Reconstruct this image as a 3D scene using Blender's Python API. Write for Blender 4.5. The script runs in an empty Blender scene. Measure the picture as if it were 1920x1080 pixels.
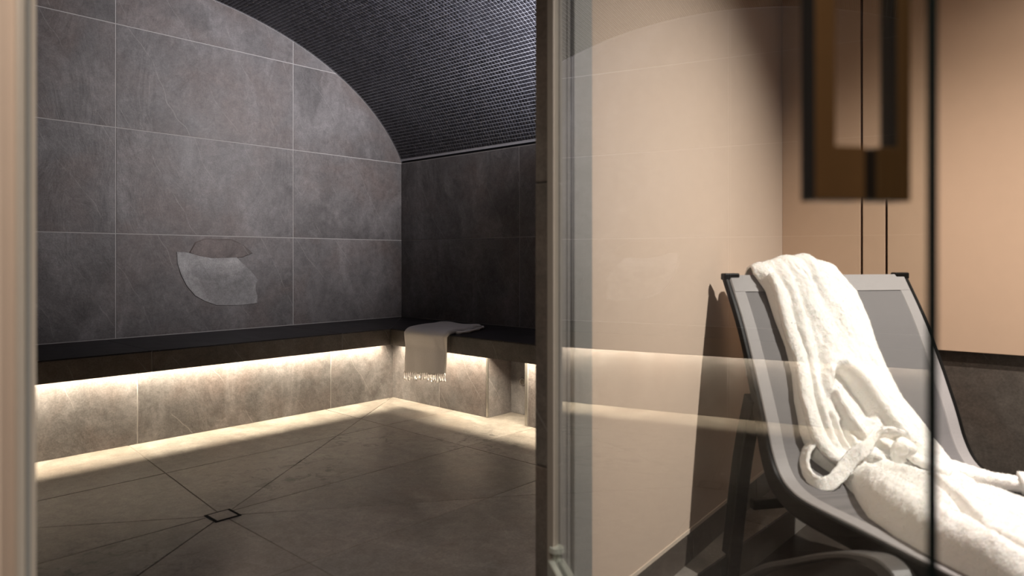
import bpy, bmesh, math, random
import numpy as np
from mathutils import Vector, Matrix
random.seed(7); rng = np.random.default_rng(7)
SC = bpy.context.scene; COL = SC.collection
R = math.radians

# ------------------------------------------------------------------ camera
cam_d = bpy.data.cameras.new('camera'); cam = bpy.data.objects.new('camera', cam_d); COL.objects.link(cam)
cam.location = (0, 0, .9); cam.rotation_euler = (R(90), 0, R(42.5 - 90))
cam_d.sensor_width = 36; cam_d.lens = 36 * 1305 / 1920; cam_d.shift_y = -55 / 1920
cam_d.clip_start = .02
cam_d.dof.use_dof = True; cam_d.dof.focus_distance = 3.9; cam_d.dof.aperture_fstop = 3.0
SC.camera = cam
# ------------------------------------------------------------------ world, exposure
w = bpy.data.worlds.new('world'); SC.world = w; w.use_nodes = True
w.node_tree.nodes['Background'].inputs[0].default_value = (.01, .01, .012, 1)
w.node_tree.nodes['Background'].inputs[1].default_value = .3
SC.view_settings.view_transform = 'Standard'; SC.view_settings.look = 'None'
SC.view_settings.gamma = 1; SC.view_settings.use_curve_mapping = False
SC.view_settings.exposure = 0
SC.cycles.use_denoising = True

def light(name, kind, loc, aim, energy, color, **kw):
    d = bpy.data.lights.new(name, kind); d.energy = energy; d.color = color
    for k, v in kw.items(): setattr(d, k, v)
    o = bpy.data.objects.new(name, d); COL.objects.link(o); o.location = loc
    o.rotation_euler = (Vector(aim) - Vector(loc)).to_track_quat('-Z', 'Y').to_euler()
    return o
WARM = (1, .885, .785); LED = (1, .855, .635); COOL = (1, .95, .965)
# treatment lounge: recessed ceiling spots
light('spot_over_lounger', 'SPOT', (2.10, -.74, 2.37), (1.80, .36, .45), 385, (1, .925, .86), spot_size=R(92), spot_blend=1, shadow_soft_size=.025)
light('spot_at_panels', 'SPOT', (1.75, -.55, 2.37), (2.86, .16, .95), 78, WARM, spot_size=R(62), spot_blend=1, shadow_soft_size=.04)
light('spot_behind', 'SPOT', (-.35, .1, 2.37), (.32, .60, .9), 125, WARM, spot_size=R(84), spot_blend=1, shadow_soft_size=.05)
# steam room: wall washer beside the door, up in the vault
light('vault_washer', 'SPOT', (2.95, 1.62, 1.98), (2.25, 4.24, 1.95), 240, COOL, spot_size=R(82), spot_blend=1, shadow_soft_size=.06)
light('vault_uplight', 'SPOT', (2.75, 1.6, 1.35), (2.75, 2.45, 2.3), 165, (.86, .88, 1), spot_size=R(95), spot_blend=1, shadow_soft_size=.08)
# LED lines tucked behind the bench lip
def led(name, a, b, energy):
    a, b = Vector(a), Vector(b); d = bpy.data.lights.new(name, 'AREA'); d.shape = 'RECTANGLE'
    d.size = (b - a).length; d.size_y = .008; d.energy = energy; d.color = LED; d.spread = R(118)
    o = bpy.data.objects.new(name, d); COL.objects.link(o); o.location = (a + b) / 2
    o.rotation_euler = (0, 0, math.atan2(b.y - a.y, b.x - a.x))
led('led_line_end', (-.3, 3.596, .380), (2.72, 3.596, .380), 27)
led('led_line_side', (2.774, 1.45, .380), (2.774, 3.54, .380), 17)

# ------------------------------------------------------------------ materials
class NT:
    def __init__(s, name):
        s.m = bpy.data.materials.new(name); s.m.use_nodes = True; s.t = s.m.node_tree
        s.p = s.t.nodes['Principled BSDF']; s.out = s.t.nodes['Material Output']
    def n(s, kind, **kw):
        nd = s.t.nodes.new(kind)
        for k, v in kw.items(): setattr(nd, k, v)
        return nd
    def l(s, a, b): s.t.links.new(a, b)
    def val(s, sock, v):
        if hasattr(v, 'node'): s.l(v, sock)
        else: sock.default_value = v
    def noise(s, vec, scale, detail=4, rough=.55, dist=0, out='Fac'):
        nd = s.n('ShaderNodeTexNoise'); s.l(vec, nd.inputs['Vector'])
        nd.inputs['Scale'].default_value = scale; nd.inputs['Detail'].default_value = detail
        nd.inputs['Roughness'].default_value = rough; nd.inputs['Distortion'].default_value = dist
        return nd.outputs[out]
    def ramp(s, fac, pts):
        nd = s.n('ShaderNodeValToRGB'); s.l(fac, nd.inputs[0]); e = nd.color_ramp.elements
        while len(e) < len(pts): e.new(.5)
        for el, (p, c) in zip(e, pts):
            el.position = p; el.color = (c, c, c, 1) if not isinstance(c, tuple) else (*c, 1)
        return nd.outputs[0]
    def math(s, op, a, b=0.):
        nd = s.n('ShaderNodeMath', operation=op); s.val(nd.inputs[0], a); s.val(nd.inputs[1], b); return nd.outputs[0]
    def mix(s, fac, a, b, mode='MIX'):
        nd = s.n('ShaderNodeMix', data_type='RGBA', blend_type=mode)
        s.val(nd.inputs[0], fac)
        for i, v in ((6, a), (7, b)):
            if hasattr(v, 'node'): s.l(v, nd.inputs[i])
            else: nd.inputs[i].default_value = (*v, 1)
        return nd.outputs[2]
    def coords(s, rand=True):
        tc = s.n('ShaderNodeTexCoord'); v = tc.outputs['Object']
        if rand:
            oi = s.n('ShaderNodeObjectInfo'); a = s.n('ShaderNodeVectorMath', operation='SCALE')
            cx = s.n('ShaderNodeCombineXYZ')
            s.l(oi.outputs['Random'], cx.inputs[0]); s.l(s.math('MULTIPLY', oi.outputs['Random'], 7.3), cx.inputs[1])
            s.l(s.math('MULTIPLY', oi.outputs['Random'], 3.1), cx.inputs[2])
            s.l(cx.outputs[0], a.inputs[0]); a.inputs['Scale'].default_value = 23
            ad = s.n('ShaderNodeVectorMath', operation='ADD'); s.l(v, ad.inputs[0]); s.l(a.outputs[0], ad.inputs[1]); v = ad.outputs[0]
        return v
    def mapping(s, v, scale=(1, 1, 1), rot=(0, 0, 0)):
        nd = s.n('ShaderNodeMapping'); s.l(v, nd.inputs[0]); nd.inputs['Scale'].default_value = scale; nd.inputs['Rotation'].default_value = rot
        return nd.outputs[0]
    def bump(s, h, strength, dist=.01):
        nd = s.n('ShaderNodeBump'); s.l(h, nd.inputs['Height']); nd.inputs['Strength'].default_value = strength; nd.inputs['Distance'].default_value = dist
        s.l(nd.outputs[0], s.p.inputs['Normal'])
    def set(s, color=None, rough=None, **kw):
        if color is not None:
            if hasattr(color, 'node'): s.l(color, s.p.inputs['Base Color'])
            else: s.p.inputs['Base Color'].default_value = (*color, 1)
        if rough is not None: s.val(s.p.inputs['Roughness'], rough)
        for k, v in kw.items(): s.val(s.p.inputs[k.replace('_', ' ')], v)
        return s.m

def slate(name, dark, light_, warm, rough=.5, spec=.4, veins=1., bump=.7, smudge=0.):
    t = NT(name); v = t.coords()
    cloud = t.noise(v, 1.7, 9, .62, .9)
    cloud2 = t.noise(t.mapping(v, (1.7, .75, 1), (0, 0, R(38))), 1.8, 8, .6, 1.2)
    c = t.mix(t.ramp(cloud, [(.3, 0.), (.72, 1.)]), dark, light_)
    c = t.mix(t.math('MULTIPLY', t.ramp(t.noise(v, 2.9, 4, .5, .4), [(.45, 0.), (.68, 1.)]), .75), c, warm)
    c = t.mix(t.math('MULTIPLY', t.ramp(cloud2, [(.50, 0.), (.62, 1.)]), .34), c, tuple(x * 1.45 for x in light_))
    grain = t.noise(v, 130, 4, .7)
    c = t.mix(.55, c, t.ramp(grain, [(.25, .35), (.8, 1.0)]), 'OVERLAY')
    c = t.mix(.5, c, t.ramp(t.noise(v, 24, 6, .65, .6), [(.28, .3), (.74, .78)]), 'OVERLAY')
    # thin quartz veins running diagonally
    wx = t.n('ShaderNodeSeparateXYZ'); t.l(v, wx.inputs[0])
    warp = t.math('ADD', t.math('MULTIPLY', t.noise(v, 1.6, 3, .5), .5), t.math('MULTIPLY', t.noise(v, 14, 4, .6), .035))
    lin = t.math('ADD', t.math('ADD', t.math('MULTIPLY', wx.outputs[0], 1.9), t.math('MULTIPLY', wx.outputs[1], 1.15)), warp)
    fr_ = t.math('ABSOLUTE', t.math('SUBTRACT', t.math('FRACT', t.math('MULTIPLY', lin, 1.7)), .5))
    line = t.ramp(fr_, [(0., 1.), (.009, 0.)])
    vmask = t.ramp(t.noise(v, 4.2, 3), [(.44, 0.), (.56, 1.)])
    vf = t.math('MULTIPLY', t.math('MULTIPLY', line, vmask), .62 * veins)
    c = t.mix(vf, c, (.34, .32, .31))
    if smudge:
        gp = t.n('ShaderNodeNewGeometry').outputs['Position']
        sm = t.noise(t.mapping(gp, (2.2, 2.2, 1), (0, 0, R(12))), 6.5, 7, .72, .9)
        sk = None
        for (cx_, cy_, rr_) in ((1.55, 2.70, .42), (2.06, 2.90, .34), (2.45, 2.45, .35), (.6, 2.2, .4)):
            dn = t.n('ShaderNodeVectorMath', operation='DISTANCE'); t.l(gp, dn.inputs[0]); dn.inputs[1].default_value = (cx_, cy_, 0)
            k_ = t.ramp(t.math('DIVIDE', dn.outputs['Value'], rr_), [(.3, 1.), (1., 0.)])
            sk = k_ if sk is None else t.math('MAXIMUM', sk, k_)
        c = t.mix(t.math('MULTIPLY', t.math('MULTIPLY', t.ramp(sm, [(.52, 0.), (.62, 1.)]), sk), smudge), c, tuple(x * .35 for x in dark))
    t.set(c, t.ramp(cloud2, [(.2, rough - .06), (.8, rough + .1)]), Specular_IOR_Level=spec)
    cleft = t.noise(t.mapping(v, (1.5, .75, 1), (0, 0, R(35))), 3.2, 9, .58, .9)
    h = t.math('ADD', t.math('MULTIPLY', cleft, 1.), t.math('MULTIPLY', grain, .045))
    t.bump(h, bump, .012)
    return t.m
M = {}
M['slate'] = slate('slate_wall_tile', (.075, .069, .0685), (.168, .158, .158), (.134, .108, .10))
M['slate_floor'] = slate('slate_floor_tile', (.115, .102, .09), (.22, .20, .178), (.178, .146, .122), rough=.36, spec=.5, veins=.5, bump=.12, smudge=.95)
M['slate_bench'] = slate('slate_bench_top', (.02, .019, .02), (.042, .039, .042), (.032, .026, .026), rough=.45, spec=.14, veins=.4, bump=.15)
M['slate_dark'] = slate('slate_lounge_tile', (.05, .042, .035), (.085, .073, .062), (.075, .056, .044), rough=.45, veins=.5, bump=.15)
M['slate_brown'] = slate('slate_brown_flake', (.075, .062, .058), (.15, .125, .118), (.12, .10, .094), bump=.8)
M['slate_shaded'] = slate('slate_lounge_floor_shaded', (.022, .018, .015), (.045, .037, .031), (.035, .027, .021), rough=.4, veins=.5, bump=.15)  # darker copy of the lounge slate, shade from the lounger put into the colour
M['slate_pale'] = slate('slate_pale_cleft', (.15, .145, .145), (.34, .335, .335), (.24, .225, .22), veins=.6, bump=1.0)
def plain(name, color, rough=.6, metallic=0, nscale=60, amp=.12, bump=.05, spec=.4):
    t = NT(name); v = t.coords(False); n = t.noise(v, nscale, 5)
    c = t.mix(n, tuple(x * (1 - amp) for x in color), tuple(min(1, x * (1 + amp)) for x in color))
    t.set(c, rough, Metallic=metallic, Specular_IOR_Level=spec); t.bump(n, bump, .004); return t.m
M['grout'] = plain('light_grout', (.42, .40, .39), .85)
M['grout_floor'] = plain('floor_grout', (.19, .17, .15), .85)
M['grout_mosaic'] = plain('mosaic_grout', (.60, .60, .64), .8)
M['plaster'] = plain('beige_plaster', (.59, .465, .37), .72, nscale=25, amp=.03, bump=.03)
M['panel'] = plain('beige_panel', (.60, .425, .30), .5, nscale=18, amp=.03, bump=.02)
M['trim'] = plain('pale_trim', (.62, .52, .42), .5)
M['black'] = plain('black_gap', (.006, .006, .007), .7, spec=.1)
M['frame_light'] = plain('satin_champagne_profile', (.62, .55, .47), .38, metallic=.35, amp=.04)
M['frame_edge'] = plain('dull_bronze_edge_profile', (.25, .22, .185), .5, metallic=.2, amp=.04)
M['frame_grey'] = plain('grey_aluminium_profile', (.29, .285, .27), .5, metallic=.2, amp=.04)
M['frame_seal'] = plain('dark_seal_strip', (.20, .19, .18), .6)
M['bronze'] = plain('bronze_handle_metal', (.15, .076, .026), .5, metallic=.25, amp=.08)
M['shade_gasket'] = plain('shade_and_gasket_black', (.012, .010, .008), .5, metallic=.3)  # black for the painted shade on the pull bars and for the gasket
M['gap'] = plain('panel_gap_brown', (.10, .05, .022), .7)
M['rail'] = plain('black_lounger_plastic', (.005, .0045, .004), .45, amp=.2, spec=.12)
M['arch'] = plain('charcoal_lounger_plastic', (.07, .064, .06), .42, amp=.15)
M['hem'] = plain('light_grey_sling_hem', (.265, .25, .247), .6, nscale=300)
M['steel'] = plain('brushed_steel', (.45, .43, .40), .32, metallic=.9)
M['hinge'] = plain('satin_nickel_hinge', (.42, .43, .38), .4, metallic=.5)
M['towel'] = plain('pale_cotton', (.84, .80, .77), .95, nscale=220, amp=.1, bump=.3, spec=.1)
M['ceil'] = plain('matt_grey_ceiling', (.30, .27, .24), .8)
# woven sling
t = NT('grey_woven_sling'); v = t.coords(False)
wv = t.n('ShaderNodeTexWave', wave_type='BANDS', bands_direction='X'); t.l(v, wv.inputs[0]); wv.inputs['Scale'].default_value = 190
wv2 = t.n('ShaderNodeTexWave', wave_type='BANDS', bands_direction='Z'); t.l(v, wv2.inputs[0]); wv2.inputs['Scale'].default_value = 190
wf = t.math('MULTIPLY', wv.outputs[1], wv2.outputs[1])
t.set(t.mix(wf, (.12, .113, .114), (.195, .183, .184)), .7); t.bump(wf, .2, .002); M['sling'] = t.m
# mosaic
t = NT('black_mosaic_tile'); v = t.coords(False)
g = t.n('ShaderNodeNewGeometry'); rnd = g.outputs['Random Per Island']
c = t.mix(rnd, (.016, .0155, .019), (.042, .04, .048))
cl = t.noise(g.outputs['Position'], 1.6, 6, .6, .8)
c = t.mix(t.math('MULTIPLY', t.ramp(cl, [(.5, 0.), (.75, 1.)]), .5), c, (.085, .082, .095))
t.set(c, .42, Specular_IOR_Level=.35); t.bump(t.noise(g.outputs['Position'], 260, 3), .06, .002); M['mosaic'] = t.m
# terry
t = NT('white_terry'); v = t.coords(False)
f = t.noise(v, 210, 3, .7); f2 = t.noise(v, 75, 4, .6)
t.set(t.mix(f2, (.87, .84, .795), (.93, .91, .875)), .95, Specular_IOR_Level=.05, Sheen_Weight=.35, Sheen_Roughness=.5)
t.bump(t.math('ADD', f, t.math('MULTIPLY', f2, .8)), .45, .006)
t.set(None, None, Subsurface_Weight=.15); t.p.inputs['Subsurface Radius'].default_value = (.02, .012, .008); t.p.inputs['Subsurface Scale'].default_value = .5
M['terry'] = t.m
# glass: mirror reflection by Fresnel over clear transmission
t = NT('clear_door_glass'); t.t.nodes.remove(t.p)
g = t.n('ShaderNodeNewGeometry'); ior = t.math('SUBTRACT', 1.5, t.math('MULTIPLY', g.outputs['Backfacing'], 1.5 - 1 / 1.5))
fr = t.n('ShaderNodeFresnel'); t.l(ior, fr.inputs['IOR'])
tr = t.n('ShaderNodeBsdfTransparent'); tr.inputs[0].default_value = (.955, .965, .955, 1)
gl = t.n('ShaderNodeBsdfGlossy'); gl.inputs['Roughness'].default_value = 0.; gl.inputs['Color'].default_value = (.88, .88, .88, 1)
mx = t.n('ShaderNodeMixShader'); t.l(fr.outputs[0], mx.inputs[0]); t.l(tr.outputs[0], mx.inputs[1]); t.l(gl.outputs[0], mx.inputs[2])
t.l(mx.outputs[0], t.out.inputs[0]); M['glass'] = t.m
M['glass_edge'] = plain('dark_green_glass_edge', (.012, .018, .017), .25, spec=.5)
# LED diffuser: gives off light
t = NT('led_diffuser'); t.set((.8, .7, .5), .5, Emission_Strength=1.2); t.p.inputs['Emission Color'].default_value = (1, .8, .55, 1); M['led'] = t.m

# ------------------------------------------------------------------ helpers
def obj(name, verts, faces, mat, parent=None, smooth=False, matrix=None, mats=None):
    me = bpy.data.meshes.new(name); me.from_pydata([tuple(v) for v in verts], [], faces); me.update()
    o = bpy.data.objects.new(name, me); COL.objects.link(o)
    for m in (mats or [mat]): me.materials.append(m)
    if smooth:
        me.polygons.foreach_set('use_smooth', [True] * len(me.polygons))
    if matrix is not None: o.matrix_world = matrix
    if parent is not None: o.parent = parent
    return o
def tag(o, label, cat, group=None, kind=None):
    o['label'] = label; o['category'] = cat
    if group: o['group'] = group
    if kind: o['kind'] = kind
    return o
def empty(name, loc, rz=0):
    o = bpy.data.objects.new(name, None); COL.objects.link(o); o.location = loc; o.rotation_euler = (0, 0, rz); o.empty_display_size = .1
    return o
def box_bm(bm, lo, hi):
    vs = [bm.verts.new((x, y, z)) for x in (lo[0], hi[0]) for y in (lo[1], hi[1]) for z in (lo[2], hi[2])]
    for f in ((0, 1, 3, 2), (4, 6, 7, 5), (0, 4, 5, 1), (2, 3, 7, 6), (0, 2, 6, 4), (1, 5, 7, 3)): bm.faces.new([vs[i] for i in f])
    return vs
def bm_obj(name, bm, mat, parent=None, bevel=0, smooth=False, seg=2):
    if bevel:
        bmesh.ops.bevel(bm, geom=bm.edges[:], offset=bevel, segments=seg, affect='EDGES', profile=.5)
    bmesh.ops.recalc_face_normals(bm, faces=bm.faces[:])
    me = bpy.data.meshes.new(name); bm.to_mesh(me); bm.free(); me.materials.append(mat)
    if smooth: me.polygons.foreach_set('use_smooth', [True] * len(me.polygons))
    o = bpy.data.objects.new(name, me); COL.objects.link(o)
    if parent is not None: o.parent = parent
    return o
def box(name, lo, hi, mat, parent=None, bevel=0):
    bm = bmesh.new(); box_bm(bm, lo, hi); return bm_obj(name, bm, mat, parent, bevel)
def prism(name, poly, z0, z1, mat, parent=None, bevel=0):          # poly in XY
    bm = bmesh.new(); a = [bm.verts.new((x, y, z0)) for x, y in poly]; b = [bm.verts.new((x, y, z1)) for x, y in poly]
    n = len(poly); bm.faces.new(a[::-1]); bm.faces.new(b)
    for i in range(n): bm.faces.new((a[i], a[(i + 1) % n], b[(i + 1) % n], b[i]))
    return bm_obj(name, bm, mat, parent, bevel)
def area2(p): return sum(p[i][0] * p[(i + 1) % len(p)][1] - p[(i + 1) % len(p)][0] * p[i][1] for i in range(len(p)))
def clip(poly, a, b, c):                                            # keep a*x+b*y>=c
    out = []
    for i in range(len(poly)):
        p, q = poly[i], poly[(i + 1) % len(poly)]; dp = a * p[0] + b * p[1] - c; dq = a * q[0] + b * q[1] - c
        if dp >= 0: out.append(p)
        if dp * dq < 0:
            s = dp / (dp - dq); out.append((p[0] + s * (q[0] - p[0]), p[1] + s * (q[1] - p[1])))
    return out
def dedupe(p):
    out = []
    for q in p:
        if not out or math.hypot(q[0] - out[-1][0], q[1] - out[-1][1]) > 1e-4: out.append(q)
    if len(out) > 1 and math.hypot(out[0][0] - out[-1][0], out[0][1] - out[-1][1]) < 1e-4: out.pop()
    return out
def inset(poly, d):                                                 # convex, counter-clockwise
    r = poly
    for i in range(len(poly)):
        p, q = poly[i], poly[(i + 1) % len(poly)]; L = math.hypot(q[0] - p[0], q[1] - p[1])
        a, b = -(q[1] - p[1]) / L, (q[0] - p[0]) / L
        r = clip(r, a, b, a * p[0] + b * p[1] + d)
        if len(r) < 3: return []
    return dedupe(r)
def clip_convex(poly, conv):
    r = poly
    for i in range(len(conv)):
        p, q = conv[i], conv[(i + 1) % len(conv)]
        a, b = -(q[1] - p[1]), (q[0] - p[0]); r = clip(r, a, b, a * p[0] + b * p[1])
        if len(r) < 3: return []
    return dedupe(r)
def tile(name, poly, frame, thick, mat, parent, gap=.0035, bev=.0012, lift=0):
    """one tile: poly in the surface's own (u, v), frame = 4x4 whose columns are u, v, normal, origin"""
    poly = dedupe(poly)
    if len(poly) < 3: return None
    if area2(poly) < 0: poly = poly[::-1]
    p0 = inset(poly, gap / 2)
    if len(p0) < 3 or abs(area2(p0)) < 8e-4: return None
    cx = sum(p[0] for p in p0) / len(p0); cy = sum(p[1] for p in p0) / len(p0)
    n = len(p0); vs = []
    k = 1 - bev * 2 / max(.03, math.sqrt(abs(area2(p0))) )
    ins = [(cx + (x - cx) * k, cy + (y - cy) * k) for x, y in p0]
    for ring, z in ((p0, -.006), (p0, thick - bev), (ins, thick)): vs += [(x - cx, y - cy, z) for x, y in ring]
    fs = [tuple(range(2 * n, 3 * n))]
    for r in (0, 1):
        for i in range(n):
            j = (i + 1) % n; fs.append((r * n + i, r * n + j, (r + 1) * n + j, (r + 1) * n + i))
    mw = frame @ Matrix.Translation((cx, cy, lift + random.uniform(-.0004, .0004)))
    o = obj(name, vs, fs, mat, None, matrix=mw)
    if parent is not None:
        o.parent = parent; o.matrix_parent_inverse = parent.matrix_world.inverted()
    return o
def frame(o, u, v):
    u = Vector(u).normalized(); v = Vector(v).normalized(); n = u.cross(v)
    return Matrix(((u.x, v.x, n.x, o[0]), (u.y, v.y, n.y, o[1]), (u.z, v.z, n.z, o[2]), (0, 0, 0, 1)))
def grid_cells(us, vs): return [[(us[i], vs[j]), (us[i + 1], vs[j]), (us[i + 1], vs[j + 1]), (us[i], vs[j + 1])] for i in range(len(us) - 1) for j in range(len(vs) - 1)]
def cyl(bm, a, b, r0, r1=None, seg=20, caps=True):
    a, b = Vector(a), Vector(b); r1 = r0 if r1 is None else r1; d = (b - a).normalized()
    x = d.orthogonal().normalized(); y = d.cross(x); A, B = [], []
    for i in range(seg):
        e = math.cos(2 * math.pi * i / seg) * x + math.sin(2 * math.pi * i / seg) * y
        A.append(bm.verts.new(a + e * r0)); B.append(bm.verts.new(b + e * r1))
    for i in range(seg): bm.faces.new((A[i], A[(i + 1) % seg], B[(i + 1) % seg], B[i]))
    if caps: bm.faces.new(A[::-1]); bm.faces.new(B)
def catmull(pts, n):
    pts = [np.array(p, float) for p in pts]; P = [2 * pts[0] - pts[1]] + pts + [2 * pts[-1] - pts[-2]]; out = []
    for i in range(1, len(P) - 2):
        for k in range(n):
            s = k / n; a, b, c, d = P[i - 1], P[i], P[i + 1], P[i + 2]
            out.append(.5 * (2 * b + (c - a) * s + (2 * a - 5 * b + 4 * c - d) * s * s + (3 * b - a - 3 * c + d) * s ** 3))
    out.append(pts[-1]); return out

# ------------------------------------------------------------------ steam room shell
XW, YW, YF, XL = 3.37, 4.24, 1.30, -.37          # right wall, end wall, inside of front wall, left wall
EC, EZ, EA, EB = 1.5, 1.26, 1.959, 1.257         # vault ellipse
SPR = 1.634                                      # springing line
TH = .002
def vz(x): return EZ + EB * math.sqrt(max(0, 1 - ((x - EC) / EA) ** 2))
N = 64
th0 = math.acos((XW - EC) / EA)
arc = [(EC + EA * math.cos(th0 + (math.pi - 2 * th0) * i / N), EZ + EB * math.sin(th0 + (math.pi - 2 * th0) * i / N)) for i in range(N + 1)]
conv = [(XL, .0), (XW, .0)] + arc                # convex outline of the end wall, counter-clockwise in (x, z)
rows = [-.16, .44, 1.04, 1.63, 2.207, 2.80]
# end wall
a = [(x, YW + .0, z) for x, z in conv]; b = [(x, YW + .12, z) for x, z in conv]; n = len(conv)
wall_back = obj('wall_back', a + b, [tuple(range(n)), tuple(range(2 * n - 1, n - 1, -1))] + [(i, n + i, n + (i + 1) % n, (i + 1) % n) for i in range(n)], M['grout'])
tag(wall_back, 'grey slate tiled end wall of the steam room under the arched vault', 'wall', kind='structure')
FB = frame((0, YW, 0), (1, 0, 0), (0, 0, 1))
tiles_b = []
for c in grid_cells([-.9, .277, 1.365, 2.453, 3.541], rows[1:]):
    c = [(x, max(z, .4555)) for x, z in c]
    p = clip_convex(c, conv)
    if len(p) > 2: tile('wall_tile', p, FB, TH, M['slate'], wall_back, gap=.0055)
# pale split face of the slate
pc = [(1.690, .941), (1.74, .938), (1.789, .93), (1.86, .915), (1.93, .912), (2.0, .914), (2.047, .92), (2.10, .868), (2.153, .822), (2.203, .762), (2.186, .73), (2.186, .694), (2.198, .66), (2.196, .613),
      (2.12, .606), (2.03, .606), (1.93, .612), (1.86, .640), (1.80, .675), (1.75, .735), (1.715, .805), (1.695, .87)]
host = [o for o in wall_back.children if abs(o.matrix_world.translation.x - 1.909) < .05 and abs(o.matrix_world.translation.z - .75) < .1][0]
n = len(pc); vv = [(x, YW - TH - .0002, z) for x, z in pc] + [(1.95 + (x - 1.95) * .985, YW - TH - .004 , .77 + (z - .77) * .985) for x, z in pc]
cx = Matrix.Translation((1.95, YW, .77))
cleft = obj('pale_cleft', [(x - 1.95, z - .77, -(y - YW)) for x, y, z in vv], [tuple(range(n, 2 * n))] + [(i, (i + 1) % n, n + (i + 1) % n, n + i) for i in range(n)], M['slate_pale'],
            matrix=frame((1.95, YW, .77), (1, 0, 0), (0, 0, 1)))
cleft.parent = host; cleft.matrix_parent_inverse = host.matrix_world.inverted(); cleft['label'] = 'pale split patch in the dark slate'
# darker flake over its top edge
fl = [(1.765, .936), (1.80, 1.0), (1.86, 1.025), (1.93, 1.02), (2.02, 1.025), (2.10, .99), (2.165, .935), (2.10, .908), (2.0, .902), (1.9, .900), (1.82, .914)]
n = len(fl)
fk = obj('slate_flake', [(x - 1.95, z - .94, TH - .0002) for x, z in fl] + [(1.95 + (x - 1.95) * .97 - 1.95, (z - .94) * .9, TH + .005) for x, z in fl],
         [tuple(range(n, 2 * n))] + [(i, (i + 1) % n, n + (i + 1) % n, n + i) for i in range(n)], M['slate_brown'], matrix=frame((1.95, YW, .94), (1, 0, 0), (0, 0, 1)))
fk.parent = host; fk.matrix_parent_inverse = host.matrix_world.inverted()
# right wall
wall_right = box('wall_right', (XW, YF - .2, 0), (XW + .12, YW + .12, SPR + .03), M['grout'])
tag(wall_right, 'dark slate tiled side wall of the steam room behind the towel', 'wall', kind='structure')
FR = frame((XW, 0, 0), (0, -1, 0), (0, 0, 1))
for c in grid_cells([-YW, -3.022, -1.815, -YF], rows[:5]):
    c = [(u, min(max(z, .4555), SPR)) for u, z in c]
    tile('wall_tile', c, FR, TH, M['slate'], wall_right, gap=.005)
tag(box('trim_1', (XW - .004, YF, SPR), (XW + .01, YW - .012, SPR + .028), M['black']), 'black strip coloured as the shade in the gap between the mosaic vault and the side wall', 'trim', kind='structure')  # solid strip, its black stands for the shade in the gap
# left wall (only reflections see it)
wall_left = box('wall_left', (XL - .12, YF - .2, 0), (XL, YW + .12, SPR + .03), M['grout'])
tag(wall_left, 'slate tiled wall of the steam room hidden behind the door frame', 'wall', kind='structure')
FL = frame((XL, 0, 0), (0, 1, 0), (0, 0, 1))
for c in grid_cells([YF, 1.82, 3.02, YW], rows[:5]):
    c = [(u, min(max(z, 0), SPR)) for u, z in c]; tile('wall_tile', c, FL, TH, M['slate'], wall_left, gap=.005)
# vault
out = 0.10
va = []; K = 96; t1 = math.acos((XW + .004 - EC) / EA)
for i in range(K + 1):
    q = t1 + (math.pi - 2 * t1) * i / K
    for e in (0, out):
        for y in (YF - .2, YW + .12): va.append((EC + (EA + .002 + e) * math.cos(q), y, EZ + (EB + .002 + e) * math.sin(q)))
fs = []
for i in range(K):
    o0 = 4 * i; o1 = o0 + 4
    fs += [(o0, o0 + 1, o1 + 1, o1), (o0 + 2, o1 + 2, o1 + 3, o0 + 3), (o0, o1, o1 + 2, o0 + 2), (o0 + 1, o0 + 3, o1 + 3, o1 + 1)]
ceiling = obj('ceiling', va, fs, M['grout_mosaic'], smooth=False)
tag(ceiling, 'curved vault of small black mosaic tiles over the steam room', 'ceiling', kind='structure')
# mosaic positions by arc length
qs = np.linspace(math.acos((XW - EC) / EA), math.pi - math.acos((XW - EC) / EA), 4000)
ex = EC + EA * np.cos(qs); ez = EZ + EB * np.sin(qs); sl = np.concatenate([[0], np.cumsum(np.hypot(np.diff(ex), np.diff(ez)))])
PIT = .0245; TS = PIT - .0034
na = int((sl[-1] - .03) / PIT); ny = int((YW - YF) / PIT)
sa = .03 + PIT * (np.arange(na) + .5); qa = np.interp(sa, sl, qs)
yy = YW - .012 - PIT * (np.arange(ny) + .5); yy = yy[yy > YF]
Q, Y = np.meshgrid(qa, yy, indexing='ij'); Q = Q.ravel(); Y = Y.ravel()
Cx = EC + EA * np.cos(Q); Cz = EZ + EB * np.sin(Q)
Tn = np.stack([-EA * np.sin(Q), 0 * Q, EB * np.cos(Q)], 1); Tn /= np.linalg.norm(Tn, axis=1)[:, None]
Nn = np.stack([Tn[:, 2], 0 * Q, -Tn[:, 0]], 1)          # points into the room
Nn *= np.sign(((EC - Cx) * Nn[:, 0] + (EZ - Cz) * Nn[:, 2]))[:, None]
Pc = np.stack([Cx, Y, Cz], 1)
tw = rng.normal(0, .02, len(Q)); lift = rng.uniform(-.0003, .0003, len(Q)) + .0010
U = Tn * np.cos(tw)[:, None] + np.array([0, 1., 0]) * np.sin(tw)[:, None]; V = np.cross(Nn, U)
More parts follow.
